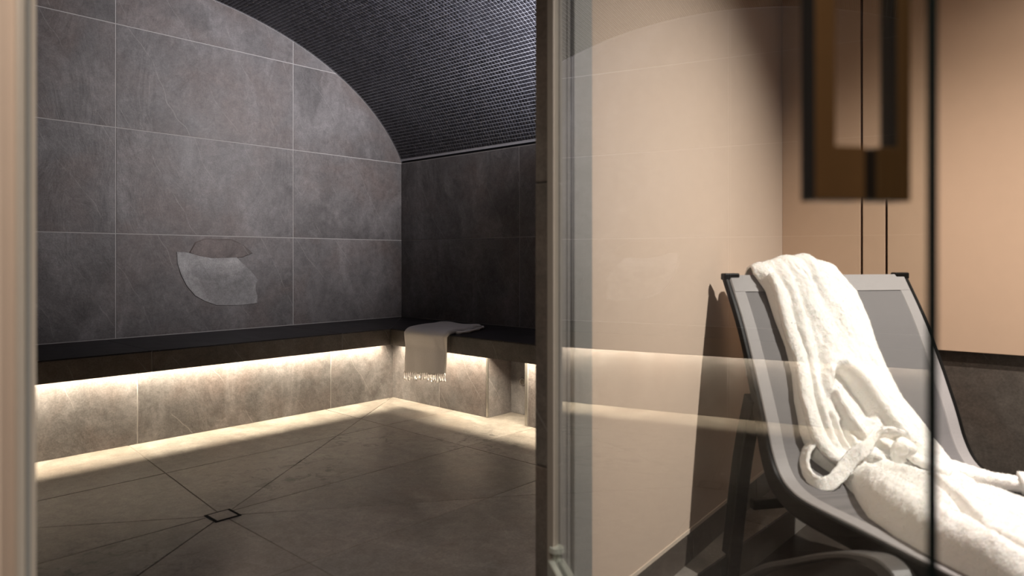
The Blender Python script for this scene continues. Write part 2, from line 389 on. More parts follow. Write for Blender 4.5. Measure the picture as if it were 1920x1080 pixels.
# the 300 that show largest from the doorway
d = Pc - np.array([0, 0, .9]); fwv = np.array([math.cos(R(42.5)), math.sin(R(42.5)), 0]); rtv = np.array([math.sin(R(42.5)), -math.cos(R(42.5)), 0])
D = d @ fwv; rr = d @ rtv / D; uu = d[:, 2] / D
show = (-(d * Nn).sum(1) / np.linalg.norm(d, axis=1)) / D ** 2
vis = (rr > -.45) & (rr < .031) & (uu < .368) & (D > 0)
score = np.where(vis, show, -1); big = np.argsort(-score)[:300]; isbig = np.zeros(len(Q), bool); isbig[big] = True
h = TS / 2; bv = .0009
loc = [(-h, -h, -.003), (h, -h, -.003), (h, h, -.003), (-h, h, -.003), (-h + bv, -h + bv, 0), (h - bv, -h + bv, 0), (h - bv, h - bv, 0), (-h + bv, h - bv, 0)]
tf = [(4, 5, 6, 7), (0, 1, 5, 4), (1, 2, 6, 5), (2, 3, 7, 6), (3, 0, 4, 7)]
tme = bpy.data.meshes.new('mosaic_tile'); tme.from_pydata(loc, [], tf); tme.materials.append(M['mosaic'])
for i in big:
    o = bpy.data.objects.new('mosaic_tile', tme); COL.objects.link(o)
    p = Pc[i] + Nn[i] * lift[i]
    o.matrix_world = Matrix([[U[i][k], V[i][k], Nn[i][k], p[k]] for k in range(3)] + [[0, 0, 0, 1]]); o.parent = ceiling
idx = np.where(~isbig)[0]; L = np.array(loc)
P = Pc[idx] + Nn[idx] * lift[idx][:, None]
VV = P[:, None, :] + L[None, :, 0, None] * U[idx][:, None, :] + L[None, :, 1, None] * V[idx][:, None, :] + L[None, :, 2, None] * Nn[idx][:, None, :]
VV = VV.reshape(-1, 3); F = (np.arange(len(idx))[:, None, None] * 8 + np.array(tf)[None]).reshape(-1, 4)
me = bpy.data.meshes.new('mosaic_field'); me.vertices.add(len(VV)); me.vertices.foreach_set('co', VV.ravel().astype(np.float32))
me.loops.add(F.size); me.loops.foreach_set('vertex_index', F.ravel().astype(np.int32))
me.polygons.add(len(F)); me.polygons.foreach_set('loop_start', (np.arange(len(F)) * 4).astype(np.int32)); me.update(calc_edges=True)
me.materials.append(M['mosaic'])
mf = bpy.data.objects.new('mosaic_field', me); COL.objects.link(mf); mf.parent = ceiling; mf['kind'] = 'stuff'

# ------------------------------------------------------------------ floors
floor = prism('floor', [(XL, .945), (2.83, .985), (XW, 1.31), (XW, YW), (XL, YW)], -.16, -.0020, M['grout_floor'])
tag(floor, 'slate tiled steam room floor falling towards the square drain', 'floor', kind='structure')
FF = frame((0, 0, -.0020), (1, 0, 0), (0, 1, 0))
DX, DY = 1.113, 2.394; DH = .052
cuts = [((DX, DY), (2.804, 3.626)), ((DX, DY), (-.37, 3.50)), ((DX, DY), (2.81, 1.15)), ((DX, DY), (-.37, 1.30))]
region = [(XL, .95), (2.80, .99), (2.81, YF), (3.02, YF), (3.02, 3.70), (2.81, 3.63), (XL, 3.63)]
region = [(XL, .95), (3.02, .95), (3.02, 3.63), (XL, 3.63)]
for c in grid_cells([XL, -.08, 1.113, 2.31, 3.02], [.95, 1.228, 1.835, 2.415, 3.045, 3.63]):
    pieces = [c]
    for (p, q) in cuts:
        a_, b_ = -(q[1] - p[1]), (q[0] - p[0]); cc = a_ * p[0] + b_ * p[1]; nxt = []
        for pc_ in pieces:
            xs = [v_[0] for v_ in pc_]; mid = (max(xs) + min(xs)) / 2
            # a cut only runs from the drain outwards
            sd = 1 if q[0] > p[0] else -1
            if (mid - DX) * sd <= 0 or abs(DY - c[0][1]) > 2: nxt.append(pc_); continue
            for k in (1, -1):
                r = dedupe(clip(pc_, k * a_, k * b_, k * cc))
                if len(r) > 2 and abs(area2(r)) > 2e-3: nxt.append(r)
        pieces = nxt
    for pc_ in pieces:
        pc_ = [(x + (.11 * (y - 2.415) / 1.2 if abs(x - 1.113) < .004 and y > 2.415 else 0), y) for x, y in pc_]
        tile('floor_tile', pc_, FF, TH, M['slate_floor'], floor, gap=.0038)
# drain
drain = empty('floor_drain', (DX, DY, 0))
tag(drain, 'small square drain with a tiled insert sunk in the steam room floor', 'drain')
bm = bmesh.new()
for lo, hi in (((-.046, -.046, 0), (.046, -.042, .0016)), ((-.046, .042, 0), (.046, .046, .0016)), ((-.046, -.042, 0), (-.042, .042, .0016)), ((.042, -.042, 0), (.046, .042, .0016))): box_bm(bm, lo, hi)
bm_obj('drain_frame', bm, M['black'], drain)
box('drain_channel', (-.042, -.042, 0), (.042, .042, .0008), M['black'], drain)
box('tile_insert', (-.036, -.038, .0008), (.035, .038, .0022), M['slate_floor'], drain, .0004)

# ------------------------------------------------------------------ bench
bench = empty('bench', (3.0, 3.8, 0))
tag(bench, 'dark slate tiled bench lit from below along two walls of the steam room', 'bench')
BX, BY, FXo, FYo = 2.81, 3.626, 2.744, 3.566
def bpart(o): o.parent = bench; o.matrix_parent_inverse = bench.matrix_world.inverted(); return o
bench_inv = Matrix.Translation((-3.0, -3.8, 0))
def badd(o):
    o.data.transform(bench_inv); o.parent = bench; return o
bpy.context.view_layer.update()
# body behind the tiles (grout) with the niche left open
NY0, NY1, NX = 2.478, 2.760, 3.005
bm = bmesh.new()
box_bm(bm, (XL + .004, BY + .0015, 0), (BX + .3, YW - .004, .35)); box_bm(bm, (BX + .0015, NY1, 0), (XW - .004, BY + .2, .35)); box_bm(bm, (NX, NY0, 0), (XW - .004, NY1, .35)); box_bm(bm, (BX + .0015, YF + .004, 0), (XW - .004, NY0, .35))
badd(bm_obj('bench_body', bm, M['grout']))
bm = bmesh.new()
box_bm(bm, (XL + .004, FYo + .0015, .395), (XW - .01, YW - .01, .4525)); box_bm(bm, (FXo + .0015, YF + .004, .395), (XW - .01, FYo + .01, .4525))
box_bm(bm, (XL + .004, FYo + .0015, .352), (FXo + .009, FYo + .011, .395)); box_bm(bm, (FXo + .0015, YF + .004, .352), (FXo + .011, FYo + .02, .395))
box_bm(bm, (XL + .004, BY, .349), (BX, YW - .02, .396)); box_bm(bm, (BX, YF + .004, .349), (XW - .02, YW - .02, .396))
badd(bm_obj('bench_slab', bm, M['grout']))
FRE = frame((0, BY + .0015, 0), (1, 0, 0), (0, 0, 1)); FRS = frame((BX + .0015, 0, 0), (0, -1, 0), (0, 0, 1))
for c in grid_cells([XL + .005, .18, 1.264, 2.348, BX + .004], [.0, .349]): tile('riser_tile', c, FRE, TH - .0005, M['slate'], bench, gap=.0045)
for c in grid_cells([-BY, -3.173, -NY1 - .013], [.0, .349]): tile('riser_tile', c, FRS, TH - .0005, M['slate'], bench, gap=.0045)
for c in grid_cells([-NY0 + .018, -1.82, -YF - .005], [.0, .349]): tile('riser_tile', c, FRS, TH - .0005, M['slate'], bench, gap=.0045)
tile('niche_tile', [(0, 0), (NX - BX - .004, 0), (NX - BX - .004, .349), (0, .349)], frame((BX + .004, NY1, 0), (1, 0, 0), (0, 0, 1)), TH - .0005, M['slate'], bench)
tile('niche_tile', [(-NY1, 0), (-NY0, 0), (-NY0, .349), (-NY1, .349)], frame((NX, 0, 0), (0, -1, 0), (0, 0, 1)), TH - .0005, M['slate'], bench)
tile('niche_tile', [(0, 0), (NX - BX - .004, 0), (NX - BX - .004, .349), (0, .349)], frame((NX, NY0, 0), (-1, 0, 0), (0, 0, 1)), TH - .0005, M['slate'], bench)
for y0, y1 in ((NY1 - .001, NY1 + .011), (NY0 - .016, NY0 + .001)):
    o = badd(box('edge_profile', (BX - .003, y0, .001), (BX + .012, y1, .348), M['steel'], None, .001)); o['label'] = 'pale metal edge strip beside the niche'
# fascia and top tiles
FFE = frame((0, FYo + .0015, 0), (1, 0, 0), (0, 0, 1)); FFS = frame((FXo + .0015, 0, 0), (0, -1, 0), (0, 0, 1))
for c in grid_cells([XL + .005, .20, 1.309, 2.388, FXo + .001], [.350, .449]): tile('fascia_tile', c, FFE, TH, M['slate_dark'], bench, gap=.002)
for c in grid_cells([-FYo - .001, -3.0, -1.8, -YF - .005], [.350, .449]): tile('fascia_tile', c, FFS, TH, M['slate_dark'], bench, gap=.002)
FT = frame((0, 0, .4525), (1, 0, 0), (0, 1, 0))
for c in ([(XL + .005, FYo), (.20, FYo), (.20, YW - .004), (XL + .005, YW - .004)], [(.20, FYo), (1.309, FYo), (1.309, YW - .004), (.20, YW - .004)], [(1.309, FYo), (2.388, FYo), (2.388, YW - .004), (1.309, YW - .004)],
          [(2.388, FYo), (FXo, FYo), (XW - .004, YW - .004), (2.388, YW - .004)], [(FXo, FYo), (FXo, 3.0), (XW - .004, 3.0), (XW - .004, YW - .004)],
          [(FXo, 3.0), (FXo, 1.8), (XW - .004, 1.8), (XW - .004, 3.0)], [(FXo, 1.8), (FXo, YF + .005), (XW - .004, YF + .005), (XW - .004, 1.8)]):
    tile('bench_top_tile', c, FT, .0018, M['slate_bench'], bench, gap=.002)
badd(box('led_strip', (XL + .05, 3.591, .382), (2.73, 3.601, .388), M['led']))
badd(box('led_strip', (2.769, YF + .1, .382), (2.779, 3.55, .388), M['led']))
# round outlet in the niche
wo = empty('water_outlet', (NX, 2.665, .190)); tag(wo, 'small round metal outlet on the back of the bench niche', 'outlet')
bm = bmesh.new(); cyl(bm, (-.004, 0, 0), (-.012, 0, 0), .017, .015); bm_obj('cap', bm, M['slate_dark'], wo)
bm = bmesh.new(); cyl(bm, (-.0025, 0, 0), (-.010, 0, 0), .021, .020, caps=True); bm_obj('rim', bm, M['steel'], wo)

# ------------------------------------------------------------------ towel
tw_o = empty('towel', (2.9, 3.2, .454)); tag(tw_o, 'pale fringed hammam towel hanging over the edge of the slate bench', 'towel')
NU, path = 40, []
# cross-line along the towel: (distance from bench lip inwards / drop), front verts hang at X=2.729
prof = [(3.172, .468), (3.10, .472), (3.0, .472), (2.9, .472), (2.82, .473), (2.77, .472), (2.748, .469), (2.732, .460), (2.724, .445), (2.722, .42), (2.722, .38), (2.722, .34), (2.721, .30), (2.720, .26), (2.719, .225), (2.7185, .205)]
prof = [np.array(p) for p in catmull(prof, 3)]
def tow(i, u, off):
    x, z = prof[i]; tpos = i / (len(prof) - 1)
    k = min(1, max(0, (x - 2.73) / .44))            # 0 at the lip, 1 at the back
    y0, y1 = 3.385 + .155 * k, 3.004 + (.14 * k)
    y = y0 + (y1 - y0) * u
    hang = max(0, (.45 - z) / .25)
    fold = .0045 * math.sin(u * 17 + .6) * min(1, hang * 1.3) + .006 * math.sin(u * 6.5 + 2) * hang
    puff = .004 * math.sin(u * 9 + x * 20) * k
    y += .010 * hang * (u - .45)
    zz = z + puff + (.012 * (u - .5) * 0 if hang == 0 else 0) + .03 * (u) * max(0, hang - .0) * .9 
    e = min(1, (min(u, 1 - u) / .05)); rnd_ = math.sqrt(max(0, 1 - (1 - e) ** 2))
    th = (.024 if hang == 0 else .024 - .015 * min(1, hang * 3)) 
    # normal in the xz plane
    a_, b_ = prof[max(0, i - 1)], prof[min(len(prof) - 1, i + 1)]; tx, tz = b_ - a_; L_ = math.hypot(tx, tz); nx, nz = tz / L_, -tx / L_
    if nz < 0 and hang == 0: nx, nz = -nx, -nz
    if hang > 0 and nx > 0: nx, nz = -nx, -nz
    endr = math.sqrt(max(0., 1 - (1 - min(1, i / 3)) ** 2)) if i < 3 else 1
    o_ = (off * th * rnd_ * endr) - (1 - off) * .0 - (.5 * th * (1 - rnd_ * endr) if off < .5 else 0) * 0
    return (x + nx * (o_ + fold) - 2.9, y - 3.2, zz + nz * (o_ - .0145 * (1 if hang == 0 else 0)) - .454)
vs = []; m_ = len(prof)
for off in (1, 0):
    for i in range(m_):
        for j in range(NU + 1): vs.append(tow(i, j / NU, off))
fs = []; W_ = NU + 1; B_ = m_ * W_
for i in range(m_ - 1):
    for j in range(NU):
        q = i * W_ + j; fs.append((q, q + 1, q + W_ + 1, q + W_)); fs.append((B_ + q, B_ + q + W_, B_ + q + W_ + 1, B_ + q + 1))
for i in range(m_ - 1):
    for j in (0, NU):
        q = i * W_ + j; f_ = (q, q + W_, B_ + q + W_, B_ + q); fs.append(f_ if j == 0 else f_[::-1])
for j in range(NU):
    for i in (0, m_ - 1):
        q = i * W_ + j; f_ = (q, B_ + q, B_ + q + 1, q + 1); fs.append(f_ if i == 0 else f_[::-1])
cl_ = obj('cloth', vs, fs, M['towel'], tw_o, smooth=True)
# visible loose under-fold at the side of the towel
pts = catmull([(2.80, 3.008, .462), (2.84, 3.004, .464), (2.92, 3.02, .465), (3.02, 3.06, .465), (3.12, 3.115, .464), (3.165, 3.15, .462)], 5)
bm = bmesh.new(); rings = []
for k, p in enumerate(pts):
    r_ = .0085 * (1 + .25 * math.sin(k * .9)); rings.append([bm.verts.new((p[0] - 2.9 + .4 * r_ * math.cos(q), p[1] - 3.2 + 1.5 * r_ * math.cos(q), p[2] - .454 + r_ * math.sin(q))) for q in np.linspace(0, 2 * math.pi, 10, endpoint=False)])
for A_, B2 in zip(rings, rings[1:]):
    for i in range(10): bm.faces.new((A_[i], A_[(i + 1) % 10], B2[(i + 1) % 10], B2[i]))
bm.faces.new(rings[0][::-1]); bm.faces.new(rings[-1]); bm_obj('fold', bm, M['towel'], tw_o, smooth=True)
# knotted fringe
for k in range(26):
    u = (k + .5) / 26; x, y, z = tow(m_ - 1, u, .6); bm = bmesh.new()
    ln_ = random.uniform(.038, .056); dx, dy = random.uniform(-.004, .004), random.uniform(-.008, .008); cy_ = random.uniform(-.006, .006)
    P_ = catmull([(x, y, z + .004), (x - .001, y + cy_ * .3, z - ln_ * .25), (x + dx, y + cy_, z - ln_ * .6), (x + dx, y + dy, z - ln_)], 3); rings = []
    for q, p in enumerate(P_):
        s_ = q / (len(P_) - 1); r_ = .0032 * (1 + .5 * math.sin(s_ * 9)) * (1.15 - .35 * s_) * (1.5 if s_ > .8 else 1)
        rings.append([bm.verts.new((p[0] + r_ * math.cos(a_), p[1] + r_ * math.sin(a_), p[2])) for a_ in np.linspace(0, 2 * math.pi, 6, endpoint=False)])
    for A_, B2 in zip(rings, rings[1:]):
        for i in range(6): bm.faces.new((A_[i], A_[(i + 1) % 6], B2[(i + 1) % 6], B2[i]))
    bm.faces.new(rings[0][::-1]); bm.faces.new(rings[-1]); bm_obj('tassel', bm, M['towel'], tw_o, smooth=True)

# ------------------------------------------------------------------ front wall with the opening, lounge walls
OL, OR = .2196, 1.155            # clear opening
P0 = (2.828, 1.101)              # lounge corner
d1 = (math.cos(R(5.9)), math.sin(R(5.9))); ds = (math.cos(R(42.5 - 128.4)), math.sin(R(42.5 - 128.4)))
FZ = -.135
bm = bmesh.new()
def pr(bm, poly, z0, z1):
    a = [bm.verts.new((x, y, z0)) for x, y in poly]; b = [bm.verts.new((x, y, z1)) for x, y in poly]; n = len(poly); bm.faces.new(a[::-1]); bm.faces.new(b)
    for i in range(n): bm.faces.new((a[i], a[(i + 1) % n], b[(i + 1) % n], b[i]))
pr(bm, [(-1.7, .945), (.199, .945), (.199, YF), (-1.7, YF)], FZ, 2.5)
pr(bm, [(1.288, .941), P0, (3.3, 1.15), (3.37, YF), (1.80, YF), (1.288, .99)], .100, 2.5)
pr(bm, [(1.300, .951), (P0[0] - .0, P0[1] + .012), (3.3, 1.16), (3.37, YF), (1.80, YF), (1.3, .99)], FZ, .100)
pr(bm, [(.199, .945), (1.288, .945), (1.288, .99), (1.8, YF), (.199, YF)], 2.12, 2.5)
wall_front = bm_obj('wall_front', bm, M['plaster'])
tag(wall_front, 'smooth beige plaster wall behind the glass door beside the lounger', 'wall', kind='structure')
# skirting below the plaster
base = empty('baseboard_front', (1.288, .951, FZ)); tag(base, 'dark slate skirting under the beige plaster wall', 'baseboard', kind='structure')
bpy.context.view_layer.update()
FBs = frame((1.288, .951, 0), (d1[0], d1[1], 0), (0, 0, 1))
for c in grid_cells([0, .62, 1.22, 1.545], [FZ, .094]): tile('skirting_tile', c, FBs, .006, M['slate_dark'], base, gap=.002)
o = prism('trim_2', [(1.288, .9385), (P0[0] - .003, P0[1] - .0025), (P0[0] - .003, P0[1] + .004), (1.288, .945)], .0925, .1035, M['trim']); tag(o, 'thin pale bead along the foot of the beige plaster', 'trim', kind='structure')
# panelled side wall
L_ = 3.4
def on(t, off=0): return (P0[0] + ds[0] * t - ds[1] * off * 0 + off * -d1[0], P0[1] + ds[1] * t + off * -d1[1])
bm = bmesh.new(); pr(bm, [on(-.02, -.03), on(L_, -.03), on(L_, -.2), on(-.02, -.2)], FZ, 2.5)
wall_side = bm_obj('wall_side', bm, M['gap']); tag(wall_side, 'lounge wall with beige panels above a dark slate wainscot', 'wall', kind='structure')
for t0, t1_ in ((.0, .290), (.298, .374), (.382, 1.75), (1.755, L_)):
    pr_b = bmesh.new(); pr(pr_b, [on(t0, .0), on(t1_, .0), on(t1_, -.032), on(t0, -.032)], .573, 2.5)
    bm_obj('wall_panel', pr_b, M['panel'], wall_side, .0015)
FS = frame((*on(0, -.03), 0), (ds[0], ds[1], 0), (0, 0, 1))
for c in grid_cells([0.02, .42, 1.62, 2.82, L_], [FZ, .571]): tile('wainscot_tile', c, FS, .002, M['slate_dark'], wall_side, gap=.003)
# lounge floor
fl2 = prism('floor_lounge', [(-1.7, -2.6), (3.2, -2.6), (3.2, 1.2), (1.29, .96), (-1.7, .946)], FZ - .1, FZ - .002, M['grout']); fl2.name = 'floor.001'
tag(fl2, 'dark slate floor of the lounge, darkened further in colour for the shade under the lounger', 'floor', kind='structure')
FF2 = frame((P0[0], P0[1], FZ - .008), (-d1[0], -d1[1], 0), (ds[0], ds[1], 0))
FF2 = frame((P0[0], P0[1], FZ - .008), (ds[0], ds[1], 0), (-d1[0], -d1[1], 0)) if False else frame((P0[0], P0[1], FZ - .002), (d1[0], d1[1], 0), (-d1[1], d1[0], 0))
for c in grid_cells([-4.4, -3.72, -2.52, -1.32, -.62, -.003], [-3.6, -3.0, -2.4, -1.8, -1.2, -.6, -.003]): tile('floor_tile', c, FF2, .0018, M['slate_shaded'], fl2, gap=.003)
# lounge shell out of view
tag(box('ceiling_lounge', (-1.8, -2.7, 2.42), (3.4, 1.25, 2.5), M['ceil']), 'plain pale ceiling of the lounge above the door', 'ceiling', kind='structure')
bpy.data.objects['ceiling_lounge'].name = 'ceiling.001'
tag(box('wall_rear', (-1.8, -2.7, FZ), (3.4, -2.6, 2.42), M['ceil']), 'grey lounge wall behind the viewer', 'wall', kind='structure')
tag(box('wall_west', (-1.8, -2.6, FZ), (-1.7, 1.3, 2.42), M['ceil']), 'grey lounge wall beyond the left door frame', 'wall', kind='structure')
# left door frame
lf = empty('trim_3', (OL, .945, 0)); tag(lf, 'cream door frame edge at the left of the opening', 'trim', kind='structure')
o = box('frame_profile', (-.0206, -.012, FZ), (-.0115, .03, 2.12), M['frame_light'], lf, .003)
o = box('frame_reveal', (-.0115, -.006, FZ), (0, .355, 2.12), M['frame_light'], lf, .0015)
o = box('seal', (-.0105, -.0075, FZ), (-.006, -.006, 2.12), M['frame_grey'], lf)
# right door frame: slate reveal, bright edge profile, seal, grey cover profile
rf = empty('trim_4', (OR, .945, 0)); tag(rf, 'slate and metal door frame on the hinge side of the glass door', 'trim', kind='structure')
bpy.context.view_layer.update()
box('frame_core', (.006, .006, FZ), (.133, .045, 2.12), M['frame_seal'], rf)
FJ = frame((OR + .006, 0, 0), (0, -1, 0), (0, 0, 1))
for c in grid_cells([-.990, -.951], [FZ, .45, 1.065, 1.66, 2.12]): tile('jamb_tile', c, FJ, .006, M['slate_dark'], rf, gap=.003)
box('edge_profile', (-.006, -.011, FZ), (.012, .006, 2.12), M['frame_edge'], rf, .0012)
bm = bmesh.new()
for k in range(4): box_bm(bm, (.013 + k * .0135, -.001 - .002 * (k % 2), FZ), (.0255 + k * .0135, .006, 2.12))
bm_obj('seal', bm, M['frame_seal'], rf)
box('cover_profile', (.067, -.012, FZ), (.133, .006, 2.12), M['frame_grey'], rf, .001)

# ------------------------------------------------------------------ glass door
H = (1.1541, .9380)
door = empty('door_1', (H[0], H[1], 0), R(42.5 - 169.8)); tag(door, 'open glass door with a bronze pull handle', 'door', kind='structure')
W = 1.043; GT = .0085
vs = [(x, y, z) for x in (.012, W) for y in (0, GT) for z in (.02, 2.08)]
gf = [(0, 1, 5, 4), (2, 6, 7, 3), (0, 2, 3, 1), (4, 5, 7, 6), (0, 4, 6, 2), (1, 3, 7, 5)]
pane = obj('glass_pane', vs, gf, None, door, mats=[M['glass'], M['glass_edge']])
for i, p in enumerate(pane.data.polygons): p.material_index = 0 if i < 3 else 1
# pull handles, one each face, joined through the glass
hx = .985
def hand(nm, lo, hi, m): return box(nm, lo, hi, m, door, .0008)
handle = empty('handle', (0, 0, 0)); handle.parent = door
def hp(nm, lo, hi, m): o = box(nm, lo, hi, m, handle, .0006); return o
for s_, y0, y1 in ((-1, -.0416, -.0255), (1, GT + .0170, GT + .0285)):
    for nm, z0, z1 in (('pull_bar', .943, 1.85),):
        hp(nm, (hx - .018, y0, z0), (hx, y1, z1), M['bronze'])
        fx = y0 - .0006
        hp('shaded_bar_face', (hx - .0175, y0 - .0008, z0), (hx - .0002, y0, z1), M['shade_gasket'])  # shaded side of the bar, its shade laid on as a black strip
    for z0, z1 in ((.943, .983), (1.81, 1.85)):
        a_, b_ = (y1, -.001) if s_ < 0 else (GT + .001, y0)
        hp('standoff', (hx - .0175, a_, z0), (hx - .0003, b_, z1), M['bronze'])
for z0, z1 in ((.943, .983), (1.81, 1.85)):
    hp('gasket', (hx - .016, -.001, z0 + .001), (hx - .0015, GT + .001, z1 - .001), M['shade_gasket'])
# pivot fitting low on the hinge side
hg = empty('hinge', (0, 0, 0)); hg.parent = door
box('clamp_plate', (.004, -.014, .175), (.16, 0, .262), M['hinge'], hg, .003)
box('clamp_plate', (.004, GT, .175), (.16, GT + .014, .262), M['hinge'], hg, .003)
bm = bmesh.new(); cyl(bm, (.004, .006, .255), (.004, .006, .277), .009, seg=16); cyl(bm, (.004, .006, .277), (.004, .006, .287), .017, .015, seg=20)
bm_obj('pivot_pin', bm, M['hinge'], hg)

# ------------------------------------------------------------------ lounger
lg = empty('lounger', (2.029, .968, FZ), R(-35.5)); tag(lg, 'grey mesh lounger with a raised back and black frame under the white robe', 'lounger')
LW = .65
LP = [(0, .846), (.094, .69), (.195, .469), (.233, .37), (.27, .315), (.32, .288), (.395, .278), (.57, .283), (.75, .287), (1.0, .295), (1.25, .30), (1.5, .30)]
lp = [np.array(p) for p in catmull(LP, 6)]
lp = [np.array((p[0], p[1] - FZ)) for p in lp]                 # heights above the lounge floor
def nrm(i):
    a, b = lp[max(0, i - 1)], lp[min(len(lp) - 1, i + 1)]; d_ = (b - a) / np.linalg.norm(b - a); return np.array((-d_[1], d_[0])) * -1 if False else np.array((-d_[1], d_[0]))
def sweep(name, x0, x1, lo, hi, mat, i0=0, i1=None, thick_fn=None, smooth=True, bev=True):
    """a band across x0..x1 that follows the lounger's line between offsets lo..hi along its normal"""
    i1 = len(lp) if i1 is None else i1; bm = bmesh.new(); rings = []
    for i in range(i0, i1):
        n_ = nrm(i); L0, H0 = (lo, hi) if thick_fn is None else thick_fn(i)
        r = min(.004, (H0 - L0) / 3, abs(x1 - x0) / 3) if bev else 0
        sec = [(x0 + r, L0), (x1 - r, L0), (x1, L0 + r), (x1, H0 - r), (x1 - r, H0), (x0 + r, H0), (x0, H0 - r), (x0, L0 + r)]
        rings.append([bm.verts.new((x, -(lp[i][0] + n_[0] * -o_ * -1), lp[i][1] + n_[1] * o_)) for x, o_ in sec])
    m = len(rings[0])
    for A, B in zip(rings, rings[1:]):
        for k in range(m): bm.faces.new((A[k], A[(k + 1) % m], B[(k + 1) % m], B[k]))
    bm.faces.new(rings[0][::-1]); bm.faces.new(rings[-1]); return bm_obj(name, bm, mat, lg, smooth=False)
def deep(i):
    s_ = lp[i][0]; k = min(1, max(0, (s_ - .12) / .16)); return (-.016 - .032 * k, .003)
for x0, x1 in ((-.004, .012), (LW - .012, LW + .004)): sweep('side_rail', x0, x1, 0, 0, M['rail'], thick_fn=deep)
for x0, x1 in ((.0115, .052), (LW - .052, LW - .0115)): sweep('hem', x0, x1, -.003, .005, M['hem'])
sl_ = sweep('sling', .050, LW - .050, -.002, .003, M['sling'], i0=1)
bm = bmesh.new(); n_ = nrm(0)
sweep('hem', .012, LW - .012, -.004, .006, M['hem'], i0=0, i1=3)
for x0, x1 in ((-.006, .046), (LW - .046, LW + .006)):          # capped rail ends at the head
    box('rail_cap', (x0, -.010, lp[0][1] - .012), (x1, .016, lp[0][1] + .009), M['rail'], lg, .004)
box('cross_bar', (.012, .002, lp[0][1] - .03), (LW - .012, .02, lp[0][1] - .004), M['rail'], lg, .004)
def strut(name, pts, w0, w1, depth, mat, smooth=True, n=8, wf=None):
    P_ = catmull([(p[0], p[1]) for p in pts], n); bm = bmesh.new(); rings = []
    for i, p in enumerate(P_):
        a, b = P_[max(0, i - 1)], P_[min(len(P_) - 1, i + 1)]; d_ = (b - a) / np.linalg.norm(b - a); q = np.array((-d_[1], d_[0]))
        dd = depth if wf is None else wf(i / (len(P_) - 1)); r = .004
        A = p + q * dd / 2; B = p - q * dd / 2; i_ = q * r
        sec = [(w0 + r, A), (w1 - r, A), (w1, A - i_), (w1, B + i_), (w1 - r, B), (w0 + r, B), (w0, B + i_), (w0, A - i_)]
        rings.append([bm.verts.new((x, -v_[0], v_[1])) for x, v_ in sec])
    for A, B in zip(rings, rings[1:]):
        for k in range(8): bm.faces.new((A[k], A[(k + 1) % 8], B[(k + 1) % 8], B[k]))
    bm.faces.new(rings[0][::-1]); bm.faces.new(rings[-1]); return bm_obj(name, bm, mat, lg)
Z = lambda z: z - FZ
for sd, w0 in ((-1, -.052), (1, LW + .008)):
    strut('rear_leg', [(.150, Z(.50)), (.085, Z(.30)), (.014, Z(-.05)), (.0, Z(-.135) + .002)], -.012 if sd < 0 else LW - .032, .032 if sd < 0 else LW + .012, .046, M['rail'])
    strut('arch_leg', [(.0, Z(-.135) + .012), (.08, Z(-.075)), (.184, Z(-.002)), (.30, Z(.082)), (.43, Z(.152)), (.551, Z(.216)), (.65, Z(.256)), (.725, Z(.262)), (.772, Z(.225)), (.80, Z(.13)), (.812, Z(0)), (.82, Z(-.133))], w0 - .004, w0 + .05, .02, M['arch'],
          wf=lambda s_: .016 + .026 * min(1, max(0, (s_ - .55) / .12)))
    strut('front_leg', [(1.28, Z(.26)), (1.32, Z(.1)), (1.36, Z(-.133))], w0, w0 + .046, .05, M['rail'])
    box('leg_boss', (min(w0 + .02, w0 + .02 + .05 * -sd), -.75, Z(.238)), (max(w0 + .02, w0 + .02 + .05 * -sd), -.69, Z(.268)), M['rail'], lg, .003)
    box('leg_boss', (min(w0 + .02, w0 + .02 + .05 * -sd), -1.30, Z(.24)), (max(w0 + .02, w0 + .02 + .05 * -sd), -1.26, Z(.268)), M['rail'], lg, .003)
box('brace', (.03, -.115, Z(.16)), (LW - .03, -.09, Z(.19)), M['rail'], lg, .004)

# ------------------------------------------------------------------ robe
rb = empty('bathrobe', (2.029, .968, FZ), R(-35.5)); tag(rb, 'white terry bathrobe with a loose belt draped down the grey lounger', 'robe')
RP = [(-.075, .50), (-.075, .62), (-.07, .75), (-.05, .835), (-.02, .866), (.012, .852)] + LP[1:]
nb = 5
rp = catmull([(p[0], p[1] - FZ) for p in RP], 24); rp = np.array(rp)
ra = np.concatenate([[0], np.cumsum(np.linalg.norm(np.diff(rp, axis=0), axis=1))])
a_top = ra[nb * 24]; ra = ra - a_top                            # arc 0 at the head of the back
NA, NV = 330, 96
A = np.linspace(ra[0] + .02, 1.32, NA)
px_ = np.interp(A, ra, rp[:, 0]); pz_ = np.interp(A, ra, rp[:, 1])
tx = np.gradient(px_, A); tz = np.gradient(pz_, A); tl = np.hypot(tx, tz); tx /= tl; tz /= tl
k_ = np.ones(9) / 9
NX_, NZ_ = np.convolve(np.pad(-tz, 4, 'edge'), k_, 'valid'), np.convolve(np.pad(tx, 4, 'edge'), k_, 'valid')
LE = [(-.40, .12), (-.1, .10), (0.0, .088), (.06, .112), (.153, .117), (.238, .127), (.319, .126), (.40, .112), (.487, .108), (.56, .122), (.61, .165), (.65, .178), (.70, .168), (.78, .125), (.862, .082), (.973, .055), (1.083, .04), (1.35, .03)]
RE = [(-.40, .36), (-.1, .385), (0, .39), (.065, .427), (.16, .437), (.238, .437), (.314, .447), (.404, .468), (.492, .520), (.557, .548), (.614, .556), (.70, .535), (.80, .50), (.918, .47), (1.1, .46), (1.35, .47)]
le = np.interp(A, *zip(*LE)); re = np.interp(A, *zip(*RE))
v1 = np.linspace(0, 1, NV)
WW = le[:, None] + (re - le)[:, None] * v1[None, :]; AA = np.repeat(A[:, None], NV, 1)
